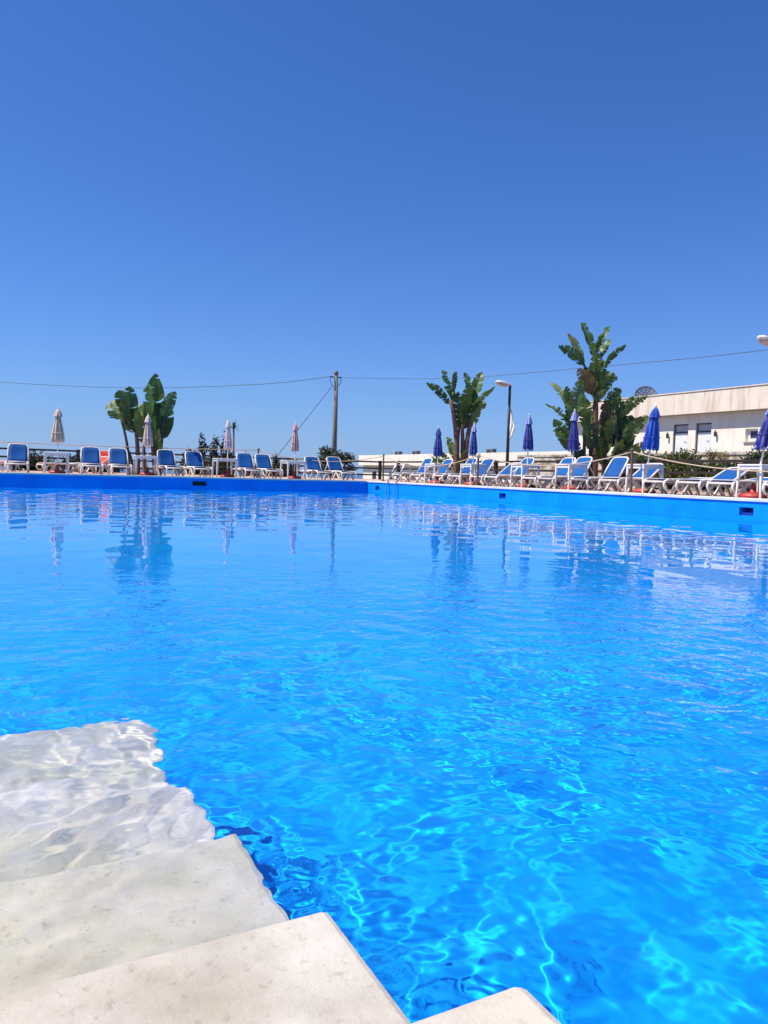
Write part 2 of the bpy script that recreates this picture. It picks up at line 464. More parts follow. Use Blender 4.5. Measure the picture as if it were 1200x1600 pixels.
# water surface with real ripples (finer and livelier round the steps)
def spaced(a, b, f0, f1, fine, smax):
    # grid lines: fine between f0 and f1, coarser away from it
    out = [a]; x = a
    while x < b:
        d = max(0, f0-x, x-f1)
        st_ = fine + .03*d if d < .5 else fine + .015 + .0045*max(0, d-2.8)
        x += min(smax, st_); out.append(min(x, b))
    return np.array(out)
def make_water():
    xs = spaced(PX0+.001, PX1-.001, -.12, .56, .004, .09)
    ys = spaced(PY0+.001, PY1-.001, 1.0, 2.7, .0045, .12)
    X, Y = np.meshgrid(xs, ys)
    rng = np.random.default_rng(5)
    Z = np.zeros_like(X)
    D = np.hypot(X-.9, Y-1.8)
    near = np.exp(-(D/2.7)**2)
    far = np.clip((D-4)/10, 0, 1); far2 = np.clip((D-13)/10, 0, 1)
    wx = X + .10*np.sin(1.9*Y+.6) + .05*np.sin(4.3*X+2.1*Y)
    wy = Y + .10*np.sin(2.1*X+1.7) + .05*np.sin(3.7*Y-2.6*X)
    for i in range(90):
        lam = .125*(9**(rng.random()**1.25)); k = 2*pi/lam
        th = rng.uniform(0, 2*pi); ph = rng.uniform(0, 6.28)
        sl = .054/math.sqrt(45)
        if lam < .2: a = near*.62
        elif lam < .45: a = near*.84 + .02
        else: a = near*.25 + .12 + .34*far + .30*far2
        Z += sl/k*a*np.sin(k*(wx*cos(th) + wy*sin(th)) + ph)
    # small ripples lapping over the steps
    win = 1/(1+np.exp((X-.46)/.03)) / (1+np.exp(-(X+.35)/.05)) / (1+np.exp((Y-2.85)/.05)) / (1+np.exp(-(Y-1.0)/.03))
    for i in range(30):
        lam = .065*(2.4**rng.random()); k = 2*pi/lam
        th = rng.uniform(0, 2*pi); ph = rng.uniform(0, 6.28)
        Z += win*.019/math.sqrt(15)/k*np.sin(k*(wx*cos(th) + wy*sin(th)) + ph)
    # ring ripples spreading from a splash
    for cx, cy_, a, lam, r0, wd in ((2.6, 3.3, .0009, .18, .55, .35), (3.6, 4.6, .0006, .22, .8, .5)):
        r = np.hypot(X-cx, Y-cy_)
        Z += a*np.sin(2*pi*r/lam)*np.exp(-((r-r0)/wd)**2)
    nx, ny = len(xs), len(ys)
    V = np.stack([X, Y, Z], -1).reshape(-1, 3).astype('f4')
    ix = np.arange(nx*ny, dtype='i4').reshape(ny, nx)
    F = np.stack([ix[:-1, :-1], ix[:-1, 1:], ix[1:, 1:], ix[1:, :-1]], -1).reshape(-1, 4)
    me = bpy.data.meshes.new('pool_water')
    me.vertices.add(len(V)); me.vertices.foreach_set('co', V.ravel())
    me.loops.add(F.size); me.loops.foreach_set('vertex_index', F.ravel())
    me.polygons.add(len(F)); me.polygons.foreach_set('loop_start', np.arange(0, F.size, 4, dtype='i4'))
    me.polygons.foreach_set('loop_total', np.full(len(F), 4, dtype='i4'))
    me.polygons.foreach_set('use_smooth', np.ones(len(F), bool))
    me.update(); me.materials.append(M['water'])
    o = bpy.data.objects.new('pool_water', me); col.objects.link(o)
    o.cycles.is_caustics_caster = True
    tag(o, kind='structure')
    return nx*ny
make_water()

# ------------------------------------------------------------------ ground, terrace, sea
mb = MB(); mb.box((-140, -80, -31), (-16, 110, -1.2)); mb.box((-16, 39, -31), (160, 110, -1.2)); mb.box((22.5, -80, -31), (160, 39, -1.2)); mb.box((-16, -80, -31), (22.5, -9, -1.2))
tag(mb.build('ground', 'ground'), kind='structure')
mb = MB(); mb.quad((-30000, -2000, -30), (30000, -2000, -30), (30000, 30000, -30), (-30000, 30000, -30))
tag(mb.build('sea', 'sea'), kind='structure')
tag(MB().box((22.5, -9, -1.1), (29.0, 38, .40)).build('planting_bed', 'soil'), kind='structure')
tag(MB().box((29.4, -9, -1.1), (75, 38.6, 2.08)).build('terrace', 'ground'), kind='structure')
tw = thing('terrace_wall', (29, 14, .4), 'low rubble stone retaining wall below the cream building', 'wall')
MB().box((0, -23, -.5), (.4, 24, 1.62)).build('masonry', 'stone', tw)
MB().box((-.05, -23, 1.622), (.45, 24, 1.74)).build('cap', 'stone', tw)

# ------------------------------------------------------------------ buildings
def building_terrace():
    X = 33.0
    t = thing('terrace_building', (X, 25, 2.08), 'cream single-storey building with two white doors and a stained parapet', 'building')
    T = lambda x, y, z: (x-X, y-25, z-2.08)
    doors = [(28.66, 29.66), (27.20, 28.18)]
    win = (24.50, 25.20, 2.86, 3.45)
    holes = [(a, b, 2.08, 3.86) for a, b in doors] + [(win[0], win[1], win[2], win[3])]
    more = [(19.2, 20.2), (15.6, 16.6)]
    holes += [(a, b, 2.08, 3.86) for a, b in more]
    mb = MB(); cells(mb, 8, 37.3, 2.08, 4.34, holes, lambda a, b, z0, z1: mb.box(T(X, a, z0), T(X+.25, b, z1)))
    mb.box(T(X+.25, 37.05, 2.08), T(44, 37.3, 4.34)); mb.box(T(X+.25, 8, 2.08), T(44, 8.25, 4.34)); mb.box(T(43.75, 8.25, 2.08), T(44, 37.05, 4.34))
    mb.build('wall', 'plaster', t)
    pr = MB().box(T(X-.46, 7.6, 4.342), T(X-.28, 37.6, 5.46)).box(T(X-.28, 37.42, 4.342), T(44.3, 37.6, 5.46)).box(T(X-.28, 7.6, 4.342), T(44.3, 7.8, 5.46)).box(T(44.12, 7.8, 4.342), T(44.3, 37.42, 5.46)).build('parapet', 'parapet', t)
    MB().box(T(X-.50, 7.55, 5.462), T(X-.24, 37.65, 5.51)).build('coping', 'parapet', pr)
    MB().box(T(X-.28, 7.8, 4.345), T(44.12, 37.42, 4.75)).build('roof', 'roof', t)
    for a, b in doors + more:
        fr = MB().box(T(X+.10, a+.002, 2.08), T(X+.20, a+.09, 3.855)).box(T(X+.10, b-.05, 2.08), T(X+.20, b-.002, 3.855)).box(T(X+.10, a+.09, 3.80), T(X+.20, b-.05, 3.855)).box(T(X+.10, a+.09, 3.38), T(X+.20, b-.05, 3.46)).build('door_frame', 'door_frame', t)
        MB().box(T(X+.14, a+.092, 3.462), T(X+.18, b-.052, 3.798)).build('transom', 'panel_grey', fr)
        d = MB().box(T(X+.13, a+.092, 2.09), T(X+.17, b-.052, 3.378)).build('door', 'door_white', t)
        MB().tube([T(X+.09, a+.2, 2.95), T(X+.09, a+.34, 2.95)], .015).build('handle', 'steel', d)
    y0, y1, z0, z1 = win
    w = MB().box(T(X+.17, y0, z0), T(X+.22, y1, z0+.12)).box(T(X+.17, y0, z1-.10), T(X+.22, y1, z1)).box(T(X+.17, y0, z0+.12), T(X+.22, y0+.1, z1-.1)).box(T(X+.17, y1-.16, z0+.12), T(X+.22, y1, z1-.1)).build('window_frame', 'door_white', t)
    MB().box(T(X+.19, y0+.1, z0+.12), T(X+.205, y1-.16, z1-.1)).build('pane', 'door_frame', w)
    MB().box(T(X-.09, y0-.08, z0-.07), T(X+.1, y1+.08, z0-.002)).build('window_sill', 'parapet', w)
    for y in (29.95, 26.86):
        l = MB().lathe([(.03, -.16), (.06, -.14), (.07, .06), (.04, .12), (.015, .18)], 10, at=T(X-.12, y, 3.28)).build('wall_lamp', 'dark', t)
        MB().bar(T(X-.12, y, 3.33), T(X-.001, y, 3.33), .04).build('bracket', 'dark', l)
    return t
building_terrace()

def building_low():
    X = 37.3
    t = thing('low_building', (X, 58, -1.2), 'long low cream building with flat roof beyond the fence', 'building')
    T = lambda x, y, z: (x-X, y-58, z+1.2)
    ds = [74.2, 70.2, 66.0, 62.0, 57.5, 53.0, 49.0, 45.0]
    holes = []
    for k, y in enumerate(ds):
        holes.append((y-.5, y+.5, -1.2, 1.02) if k % 3 != 2 else (y-.7, y+.7, -.1, .9))
    mb = MB(); cells(mb, 39.5, 77, -1.2, 1.67, holes, lambda a, b, z0, z1: mb.box(T(X, a, z0), T(X+.25, b, z1)))
    mb.box(T(X+.25, 76.75, -1.2), T(46, 77, 1.67)); mb.box(T(X+.25, 39.5, -1.2), T(46, 39.75, 1.67)); mb.box(T(45.75, 39.75, -1.2), T(46, 76.75, 1.67))
    mb.build('wall', 'plaster', t)
    MB().box(T(X-.45, 39.2, 1.672), T(X-.27, 77.3, 2.76)).box(T(X-.27, 77.12, 1.672), T(46.3, 77.3, 2.76)).box(T(X-.27, 39.2, 1.672), T(46.3, 39.38, 2.76)).build('parapet', 'plaster', t)
    MB().box(T(X-.27, 39.38, 1.675), T(46.2, 77.12, 2.1)).build('roof', 'roof', t)
    for (a, b, z0, z1) in holes:
        f = MB().box(T(X+.12, a, z0), T(X+.2, a+.08, z1)).box(T(X+.12, b-.08, z0), T(X+.2, b, z1)).box(T(X+.12, a+.08, z1-.08), T(X+.2, b-.08, z1)).build('frame', 'door_frame', t)
        MB().box(T(X+.15, a+.08, z0), T(X+.18, b-.08, z1-.08)).build('shutter', 'door_frame', f)
    return t
building_low()

def ac_unit(loc, label):
    t = thing('air_conditioner', loc, label, 'air conditioner', 'rooftop air conditioners', pi)
    MB().box((-.2, -.48, .06), (.2, .48, .82)).build('case', 'ac', t, bevel=.02)
    for s in (-1, 1): MB().box((-.22, s*.35-.04, 0), (.22, s*.35+.04, .058)).build('foot', 'dark', t)
    MB().lathe([(.30, 0), (.30, .02), (.26, .02)], 20).build('fan_grille', 'dark', t).matrix_local = Matrix.Translation((.2, -.1, .44)) @ Matrix.Rotation(pi/2, 4, 'Y')
ac_unit((37.9, 69.9, 2.10), 'dark air conditioner on the low roof, farthest along from the palms')
ac_unit((37.9, 66.2, 2.10), 'dark air conditioner on the low roof, between the other two units')
ac_unit((37.9, 53.4, 2.10), 'dark air conditioner on the low roof seen beside a palm trunk')
for o in bpy.data.objects:
    if o.name.startswith('air_conditioner'): o.location.z = 2.32; 
for x, y in ((37.9, 69.9), (37.9, 66.2), (37.9, 53.4)):
    pl = MB().box((x-37.3-.3, y-58-.6, 3.3), (x-37.3+.3, y-58+.6, 3.52)).build('plinth', 'roof', bpy.data.objects['low_building'])

def mesh_dish():
    t = thing('satellite_dish', (33.9, 32.6, 4.75), 'dark round mesh dish on the cream building roof', 'dish')
    MB().tube([(0, 0, 0), (0, 0, .72)], .04).build('mast', 'dish', t)
    d = bpy.data.objects.new('reflector', None); bpy.data.objects.remove(d)
    rim = MB()
    rim.tube([(.62*cos(a), 0, .62*sin(a)) for a in np.linspace(0, 2*pi, 37)], .025, 6, cap=False)
    for k in range(12):
        a = 2*pi*k/12
        rim.tube([(r*cos(a), .16*(1-(r/.62)**2), r*sin(a)) for r in (.02, .2, .4, .62)], .012, 5)
    for rr in (.12, .22, .32, .42, .52):
        rim.tube([(rr*cos(a), .16*(1-(rr/.62)**2), rr*sin(a)) for a in np.linspace(0, 2*pi, 25)], .01, 5, cap=False)
    o = rim.build('reflector', 'dish', t)
    o.matrix_local = Matrix.Translation((0, 0, .98)) @ Matrix.Rotation(R(-40), 4, 'Z') @ Matrix.Rotation(R(-25), 4, 'X')
    sk = MB()
    for k in range(24):
        for j in range(5):
            a0, a1 = 2*pi*k/24, 2*pi*(k+1)/24
            r0, r1 = .62*j/5, .62*(j+1)/5-.03
            P = lambda r, a: (r*cos(a), .161*(1-(r/.62)**2), r*sin(a))
            sk.quad(P(r0, a0+.03), P(r1, a0+.03), P(r1, a1-.03), P(r0, a1-.03))
    MB.build(sk, 'mesh_panel', 'dish', o)
    MB().tube([(0, 0, .98), (-.2, -.4, 1.1)], .015).build('feed_arm', 'dish', t)
mesh_dish()
an = thing('antenna', (33.9, 35.4, 4.75), 'thin aerial rod on the cream roof behind the tall palm', 'antenna')
MB().tube([(0, 0, 0), (0, 0, 1.75)], .02).build('rod', 'dark', an)
MB().tube([(0, -.25, 1.45), (0, .25, 1.45)], .012).build('cross_bar', 'dark', an)

# ------------------------------------------------------------------ fences
def fence(name, p, q, posts, label):
    p = Vector(p); q = Vector(q); t = thing(name, p, label, 'fence')
    d = q-p; L = d.length; d.normalize()
    rz = math.atan2(d.y, d.x); t.rotation_euler = (0, 0, rz)
    for s in posts:
        MB().box((s-.07, -.07, 0), (s+.07, .07, 1.02)).build('post', 'fence', t)
    for z in (.25, .60, .95):
        MB().box((-.2, -.125, z-.04), (L+.2, -.072, z+.04)).build('rail', 'fence', t)
    return t
fence('metal_fence', (-12, 37, DECK), (19, 37, DECK), [0, 2.6, 5.2, 7.8, 10.4, 13.0, 15.6, 18.2, 20.8, 23.4, 26.0, 28.5, 30.94], 'dark railing with three bars behind the far row of loungers')
fence('metal_fence', (19, 36.6, DECK), (19, -6, DECK), [1.6, 6.2, 10.2, 14.2, 18.2, 22.2, 26.2, 30.2, 34.2, 38.2, 42.2], 'dark railing with three bars running in front of the palms and buildings')

# ------------------------------------------------------------------ loungers
def lounger(angle, sling='sling', frame='resin'):
    t = bpy.data.objects.new('sun_lounger', None); col.objects.link(t)
    W = .33
    for s in (-1, 1):
        y = s*W
        MB().tube([(.20, y, .115), (.10, y, .10), (.03, y, .15), (.0, y, .23), (.03, y, .315), (.12, y, .355), (.40, y, .36), (1.15, y, .345), (1.55, y, .345), (1.88, y, .335)], [.022, .025, .028, .03, .03, .03, .03, .03, .028, .025], 8).build('side_rail', frame, t, True)
        for a, b in (((.52, .34), (.22, 0)), ((.52, .34), (.80, 0)), ((1.36, .33), (1.08, 0)), ((1.36, .33), (1.68, 0))):
            MB().bar((a[0], y*.985, a[1]), (b[0], y*1.02, b[1]), .045, .06, w2=.04, h2=.045).build('leg', frame, t)
    for x, z in ((.02, .30), (.52, .30), (1.36, .30), (1.86, .335)):
        MB().tube([(x, -W, z), (x, W, z)], .024).build('cross_bar', frame, t, True)
    # seat sling, slightly hollow
    mb = MB()
    xs = np.linspace(.08, 1.13, 9); ys = np.linspace(-.30, .30, 7)
    for i in range(8):
        for j in range(6):
            P = lambda x, y: (x, y, .372 - .025*(1-(y/.3)**2)*sin(pi*(x-.08)/1.05))
            mb.quad(P(xs[i], ys[j]), P(xs[i+1], ys[j]), P(xs[i+1], ys[j+1]), P(xs[i], ys[j+1]))
    o = mb.build('seat_sling', sling, t, True, weld=True)
    md = o.modifiers.new('thickness', 'SOLIDIFY'); md.thickness = .012
    # backrest
    a = R(angle); L = .80
    Q = lambda s, y, off=0: (1.14 + s*cos(a) - off*sin(a), y, .365 + s*sin(a) + off*cos(a))
    bk = MB().tube([Q(0, -.325), Q(.30, -.325), Q(.58, -.315), Q(.66, -.29), Q(.70, -.22), Q(.71, 0), Q(.70, .22), Q(.66, .29), Q(.58, .315), Q(.30, .325), Q(0, .325)], .027, 8).tube([Q(.01, -.32), Q(.01, .32)], .026).build('backrest', frame, t, True)
    mb = MB(); ss = np.linspace(.03, .68, 8); ys = np.linspace(-1, 1, 7)
    hw = lambda s: .295 if s < .54 else .295 - .07*((s-.54)/.14)**2
    for i in range(7):
        for j in range(6):
            P = lambda s, y: Q(s, y*hw(s), .012 - .03*(1-y*y)*sin(pi*(s-.03)/.65))
            mb.quad(P(ss[i], ys[j]), P(ss[i+1], ys[j]), P(ss[i+1], ys[j+1]), P(ss[i], ys[j+1]))
    o = mb.build('back_sling', sling, bk, True, weld=True)
    md = o.modifiers.new('thickness', 'SOLIDIFY'); md.thickness = .012
    if angle > 15:
        for s in (-1, 1):
            MB().bar(Q(.42, s*.31), (1.62, s*.31, .345), .03).build('prop', frame, t)
    return t
protos = {}
def put_lounger(angle, loc, rz, label, group, name='sun_lounger', sling='sling'):
    key = (angle, sling)
    if key in protos: o = copy_tree(protos[key])
    else: o = protos[key] = lounger(angle, sling)
    if name != 'sun_lounger': o.name = name
    o.location = loc; o.rotation_euler = (0, 0, rz); tag(o, label, 'sun lounger', group)
    return o
ORD = ['first', 'second', 'third', 'fourth', 'fifth', 'sixth', 'seventh', 'eighth', 'ninth', 'tenth', 'eleventh', 'twelfth', 'thirteenth', 'fourteenth']
far_x = [13.2, 12.14, 10.0, 9.11, 7.2, 6.19, 4.24, 3.29, .87, -.2]
for k, x in enumerate(far_x):
    put_lounger((58, 55, 57, 60, 58, 62, 60, 61, 63, 60)[k], (x + rnd.uniform(-.03, .03), 28.55 + rnd.uniform(-.05, .06), DECK), R(90 + rnd.uniform(-4, 4)),
                f'blue and white sun lounger on the shaded far pool edge, {ORD[k]} from the corner', 'sun loungers along the far pool edge')
right_y = [(26.6, 60), (25.5, 55), (23.48, 58), (22.5, 54), (21.1, 38), (20.2, 57), (18.25, 56), (17.53, 59), (16.12, 57), (15.0, 36), (13.38, 4), (12.45, 27), (11.58, 7), (10.1, 5)]
for k, (y, a) in enumerate(right_y):
    put_lounger(a, ((14.58 if k == 1 else 14.35) + rnd.uniform(-.05, .06), y, DECK), R(rnd.uniform(-2.5, 2.5)),
                f'blue and white sun lounger on the sunlit pool edge, {ORD[k]} from the corner', 'sun loungers along the sunlit pool edge')
for k, (x, y, a, rz) in enumerate([(.25, 32.6, 4, 70), (1.75, 32.2, 4, 15), (2.95, 32.4, 27, 40), (4.15, 33.0, 57, 80)]):
    lab = ['red sun lounger lying flat at the left end behind the blue row', 'flat red sun lounger behind the tan parasol table', 'half raised red sun lounger between the tan parasol and the palms', 'red sun lounger with raised back beside the paddle-leaf palms'][k]
    put_lounger(a, (x, y, DECK), R(rz), lab, 'red sun loungers in the back row', 'red_sun_lounger', 'sling_red')

# ------------------------------------------------------------------ side tables
def side_table():
    t = bpy.data.objects.new('side_table', None); col.objects.link(t)
    MB().box((-.40, -.40, .69), (.40, .40, .73)).build('table_top', 'table', t, bevel=.012)
    for s in (-1, 1):
        MB().box((-.34, s*.36-.015, .62), (.34, s*.36+.015, .688)).build('apron', 'table', t)
        MB().box((s*.36-.015, -.34, .62), (s*.36+.015, .34, .688)).build('apron', 'table', t)
        for q in (-1, 1):
            MB().bar((s*.355, q*.355, .688), (s*.385, q*.385, 0), .075, .075, w2=.045, h2=.045).build('leg', 'table', t, bevel=.006)
    return t
tproto = side_table(); first = True
TF = [(10.98, 'rose'), (8.16, 'pale pink'), (5.19, 'blush'), (2.13, 'tan')]
TR = [(24.2, 'blue parasol nearest the corner'), (21.8, 'second blue parasol from the corner'), (18.95, 'violet-blue parasol beside the lamp post'), (16.85, 'violet-blue parasol before the tall palm'), (14.1, 'bright royal blue parasol'), (10.85, 'leaning violet parasol at the picture edge')]
for x, n in TF:
    t = tproto if first else copy_tree(tproto); first = False
    t.location = (x, 29.2, DECK); t.rotation_euler = (0, 0, R(rnd.uniform(-5, 5)))
    tag(t, f'square white resin table round the foot of the {n} parasol', 'table', 'white side tables')
for y, n in TR:
    t = copy_tree(tproto); t.location = (14.75, y, DECK); t.scale = (.82, .80, 1); t.rotation_euler = (0, 0, R(rnd.uniform(-5, 5)))
    tag(t, f'square white resin table under the {n}', 'table', 'white side tables')

# ------------------------------------------------------------------ closed parasols
def parasol(loc, H, rad, canopy, vent, label, group, tilt=(0, 0), seed=0, drop=.98):
    q = random.Random(seed)
    t = thing('parasol', loc, label, 'parasol', group, q.uniform(0, 6))
    MB().lathe([(.02, 0), (.27, 0), (.29, .03), (.27, .08), (.16, .12), (.06, .14), (.05, .30), (.03, .31)], 24).build('base', 'red_base', t, True)
    tx, ty = tilt
    P = lambda z: Vector((tx*z, ty*z, z))
    MB().tube([P(.3), P(H)], .02, 10).build('pole', 'pole_white', t)
    z0, z1 = H-drop, H-.06
    ph = [q.uniform(-.5, .5) for _ in range(8)]; am = [q.uniform(.7, 1.2) for _ in range(8)]
    def wob(th, z):
        k = (z-z0)/(z1-z0)
        f = abs(sin(4*th + .7*k + ph[int(th/(pi/4)) % 8]*.3*(1-k)))
        return 1 - .52*(1-k*.6)*(1-f**.7)*am[int(th/(pi/4)) % 8]
    prof = [(rad*.90, z0+.0), (rad*1.0, z0+.03), (rad*.97, z0+.15), (rad*.86, z0+.35), (rad*.70, z0+.55), (rad*.50, z0+.74), (rad*.30, z1-.06), (.03, z1)]
    mb = MB().lathe(prof, 96, wob, cap=False)
    # ragged hem
    for j in range(96):
        x, y, z = mb.v[j]; mb.v[j] = (x, y, z + .03*sin(j*.9) + q.uniform(-.012, .012))
    mb.v = [tuple(Vector(v) + P(v[2]) - Vector((0, 0, v[2]))) for v in mb.v]
    c = mb.build('canopy', canopy, t, True)
    md = c.modifiers.new('thickness', 'SOLIDIFY'); md.thickness = .004
    if vent == 'vent_blue' or canopy == 'canopy_royal':
        hb = MB(); hb.v = [v for v in mb.v[:96]] + [tuple(Vector(v) + Vector((0, 0, .035))) for v in mb.v[:96]]
        cx_ = P(z0)
        hb.v = [tuple(Vector((cx_.x + (v[0]-cx_.x)*1.10, cx_.y + (v[1]-cx_.y)*1.10, v[2]))) for v in hb.v]
        hb.f = [(j, (j+1) % 96, 96+(j+1) % 96, 96+j) for j in range(96)]
        hb.build('hem', 'vent_blue', c, True)
    vp = [(rad*.58+.02, z1-.24), (rad*.50+.015, z1-.16), (rad*.34+.01, z1-.06), (.035, z1+.015), (.012, z1+.03)]
    mb = MB().lathe(vp, 64, lambda th, z: 1-.16*abs(cos(4*th)), cap=False)
    mb.v = [tuple(Vector(v) + P(v[2]) - Vector((0, 0, v[2]))) for v in mb.v]
    o = mb.build('vent', vent, c, True)
    MB().lathe([(.012, 0), (.022, .02), (.016, .05), (.004, .08)], 10, at=tuple(P(H-.04))).build('finial', 'pole_white', t, True)
    mb = MB().tube([P(z0+.30)+Vector((rad*.93*cos(a), rad*.93*sin(a), 0)) for a in np.linspace(0, 2*pi, 25)], .009, 5, cap=False)
    mb.build('tie_strap', canopy, c)
    return t
gF, gR = 'closed pale parasols on the far edge', 'closed blue parasols on the sunlit edge'
parasol((2.17, 29.2, DECK), 2.30, .235, 'canopy_tan', 'canopy_tan', 'closed tan parasol, loosely folded, nearest the picture edge', gF, (.006, 0), 1, 1.18)
parasol((5.25, 29.2, DECK), 2.27, .19, 'canopy_blush', 'vent_pale', 'closed blush parasol in front of the paddle-leaf palms', gF, (0, 0), 2, 1.18)
parasol((8.27, 29.2, DECK), 2.24, .165, 'canopy_pink', 'vent_pale', 'closed pale pink parasol in front of the dark conifers', gF, (0, 0), 3, 1.12)
parasol((11.05, 29.2, DECK), 2.27, .165, 'canopy_rose', 'canopy_rose', 'closed rose striped parasol near the utility pole', gF, (.004, 0), 4, 1.12)
parasol((14.75, 24.15, DECK), 2.08, .175, 'canopy_blue', 'canopy_blue', 'closed dark blue parasol, first from the pool corner', gR, (0, 0), 5, 1.05)
parasol((14.75, 21.83, DECK), 2.13, .145, 'canopy_blue', 'vent_blue', 'closed dark blue parasol beside the mid palm trunks', gR, (0, 0), 6, 1.10)
parasol((14.75, 18.85, DECK), 2.25, .165, 'canopy_violet', 'vent_blue', 'closed violet-blue parasol just past the lamp post', gR, (0, 0), 7, 1.08)
parasol((14.75, 16.80, DECK), 2.26, .165, 'canopy_violet', 'vent_blue', 'closed violet-blue parasol in front of the tallest palm', gR, (0, 0), 8, 1.14)
parasol((14.75, 14.10, DECK), 2.20, .225, 'canopy_royal', 'canopy_royal', 'closed bright royal blue parasol before the cream building', gR, (.045, -.08), 9, 1.10)
parasol((14.75, 11.0, DECK), 2.10, .22, 'canopy_violet', 'vent_blue', 'closed violet parasol leaning at the picture edge', gR, (.10, -.13), 10, 1.02)
for o in bpy.data.objects:
    if o.name.startswith('parasol') and o.parent is None and o.location.y < 15: o.rotation_euler.z = 0

# ------------------------------------------------------------------ pool ladder
ld = thing('pool_ladder', (PX1, 25.73, 0), 'stainless steel pool ladder at the far corner', 'ladder')
for s in (-.34, .34):
    MB().tube([(.52, s, .45), (.52, s, .92), (.49, s, 1.06), (.42, s, 1.14), (.32, s, 1.13), (.20, s, 1.0), (.0, s, .60), (-.12, s, .30), (-.14, s, .0), (-.14, s, -.95)], .026, 10).build('rail', 'steel', ld, True)
for z in (-.15, -.42, -.69):
    MB().bar((-.14, -.34, z), (-.14, .34, z), .10, .03, side=Vector((1, 0, 0))).build('tread', 'steel', ld)

# ------------------------------------------------------------------ rope posts and ropes
def rope_post(x, y, h, label, ring=False):
    t = thing('rope_post', (x, y, DECK), label, 'post', 'posts carrying the rope')
    MB().lathe([(.11, 0), (.11, .02), (.035, .03), (.032, h-.05), (.02, h)], 12).build('stake', 'rope_post', t)
    if ring: MB().lathe([(.03, 0), (.075, .03), (.085, .09), (.06, .15), (.02, .17)], 12, at=(0, 0, h-.16)).build('cap', 'rope', t, True)
    else: MB().lathe([(.02, 0), (.045, .02), (.045, .07), (.01, .09)], 12, at=(0, 0, h-.04)).build('cap', 'rope_post', t, True)
rope_post(10.1, 31.0, 1.20, 'thin brown rope post behind the far row of loungers')
rope_post(14.85, 28.7, 1.10, 'thin brown rope post at the pool corner beside the ladder')
rope_post(14.16, 20.66, 1.06, 'brown rope post with an orange knob among the loungers', True)
rope_post(14.17, 13.98, 1.06, 'brown rope post beside the bright royal blue parasol')
def rope(p, q, sag, label, rad=.014):
    p = Vector(p); q = Vector(q)
    pts = [p.lerp(q, k/16) - Vector((0, 0, sag*4*(k/16)*(1-k/16))) for k in range(17)]
    tag(MB().tube(pts, rad, 6).build('rope', 'rope', None, True), label, 'rope', 'ropes strung between the posts')
rope((-6, 31, 1.66), (10.1, 31, 1.60), .12, 'pale rope strung past the paddle-leaf palms to a thin post')
rope((10.1, 31, 1.60), (14.85, 28.7, 1.50), .34, 'pale rope sagging behind the loungers towards the pool corner')
rope((14.85, 28.7, 1.50), (14.16, 20.66, 1.44), .40, 'orange rope between the corner post and the knobbed post')
rope((14.16, 20.66, 1.44), (14.17, 13.98, 1.46), .34, 'orange rope drooping in front of the tall palm')
rope((14.17, 13.98, 1.46), (14.6, 6.5, 1.40), .42, 'orange rope sagging in front of the hedge and cream building')

# ------------------------------------------------------------------ utility pole and wires
up = thing('utility_pole', (20.6, 47.1, -1.2), 'tall weathered concrete utility pole behind the far loungers', 'utility pole')
MB().tube([(0, 0, 0), (0, 0, 4), (.02, 0, 8.55)], [.17, .15, .115], 16).build('shaft', 'concrete_pole', up, True)
MB().lathe([(.135, 0), (.15, .02), (.15, .2), (.06, .26)], 16, at=(.02, 0, 8.5)).build('cap', 'concrete_pole', up, True)
MB().bar((-.42, 0, 8.32), (.42, 0, 8.32), .07).build('bracket', 'lamp_pole', up)
for s in (-1, 1):
    MB().tube([(s*.36, 0, 8.30), (s*.42, .02, 8.1), (s*.30, .02, 7.85), (s*.16, 0, 7.75)], .022, 6).build('cable_loop', 'wire', up, True)
MB().tube([(.19, -.02, 0), (.18, -.02, 4), (.15, -.02, 8.2)], .018, 6).build('down_cable', 'wire', up)
def wire(pts, label, rad=.022):
    # smooth curve through the given points
    P = [Vector(p) for p in pts]; out = []
    for i in range(len(P)-1):
        p0 = P[max(i-1, 0)]; p1 = P[i]; p2 = P[i+1]; p3 = P[min(i+2, len(P)-1)]
        for k in range(8):
            s = k/8
            out.append(.5*((2*p1) + (p2-p0)*s + (2*p0-5*p1+4*p2-p3)*s*s + (3*p1-p0-3*p2+p3)*s**3))
    out.append(P[-1])
    tag(MB().tube(out, rad, 6).build('overhead_wire', 'wire', None, True), label, 'wire', 'wires from the utility pole')
wire([(20.2, 47.1, 7.12), (17.15, 53.51, 6.95), (10.08, 65.1, 7.17), (.94, 78.94, 8.21), (-8, 92, 9.6)], 'overhead wire sagging from the utility pole towards the picture edge above the tan parasol', .019)
wire([(21.0, 47.1, 7.12), (23.76, 41.01, 6.68), (24.95, 35.87, 6.41), (26.01, 29.66, 6.26), (26.4, 25.98, 6.14), (26.5, 19.31, 5.91), (26.5, 8, 5.9)], 'overhead wire running from the utility pole past the palms over the cream building', .012)
tag(MB().tube([(20.45, 47.2, 6.58), (16.22, 45.79, 1.8), (13.6, 44.9, -1.15)], .024, 6).build('guy_wire', 'wire'), 'slanting stay wire from the utility pole down to the ground', 'wire')

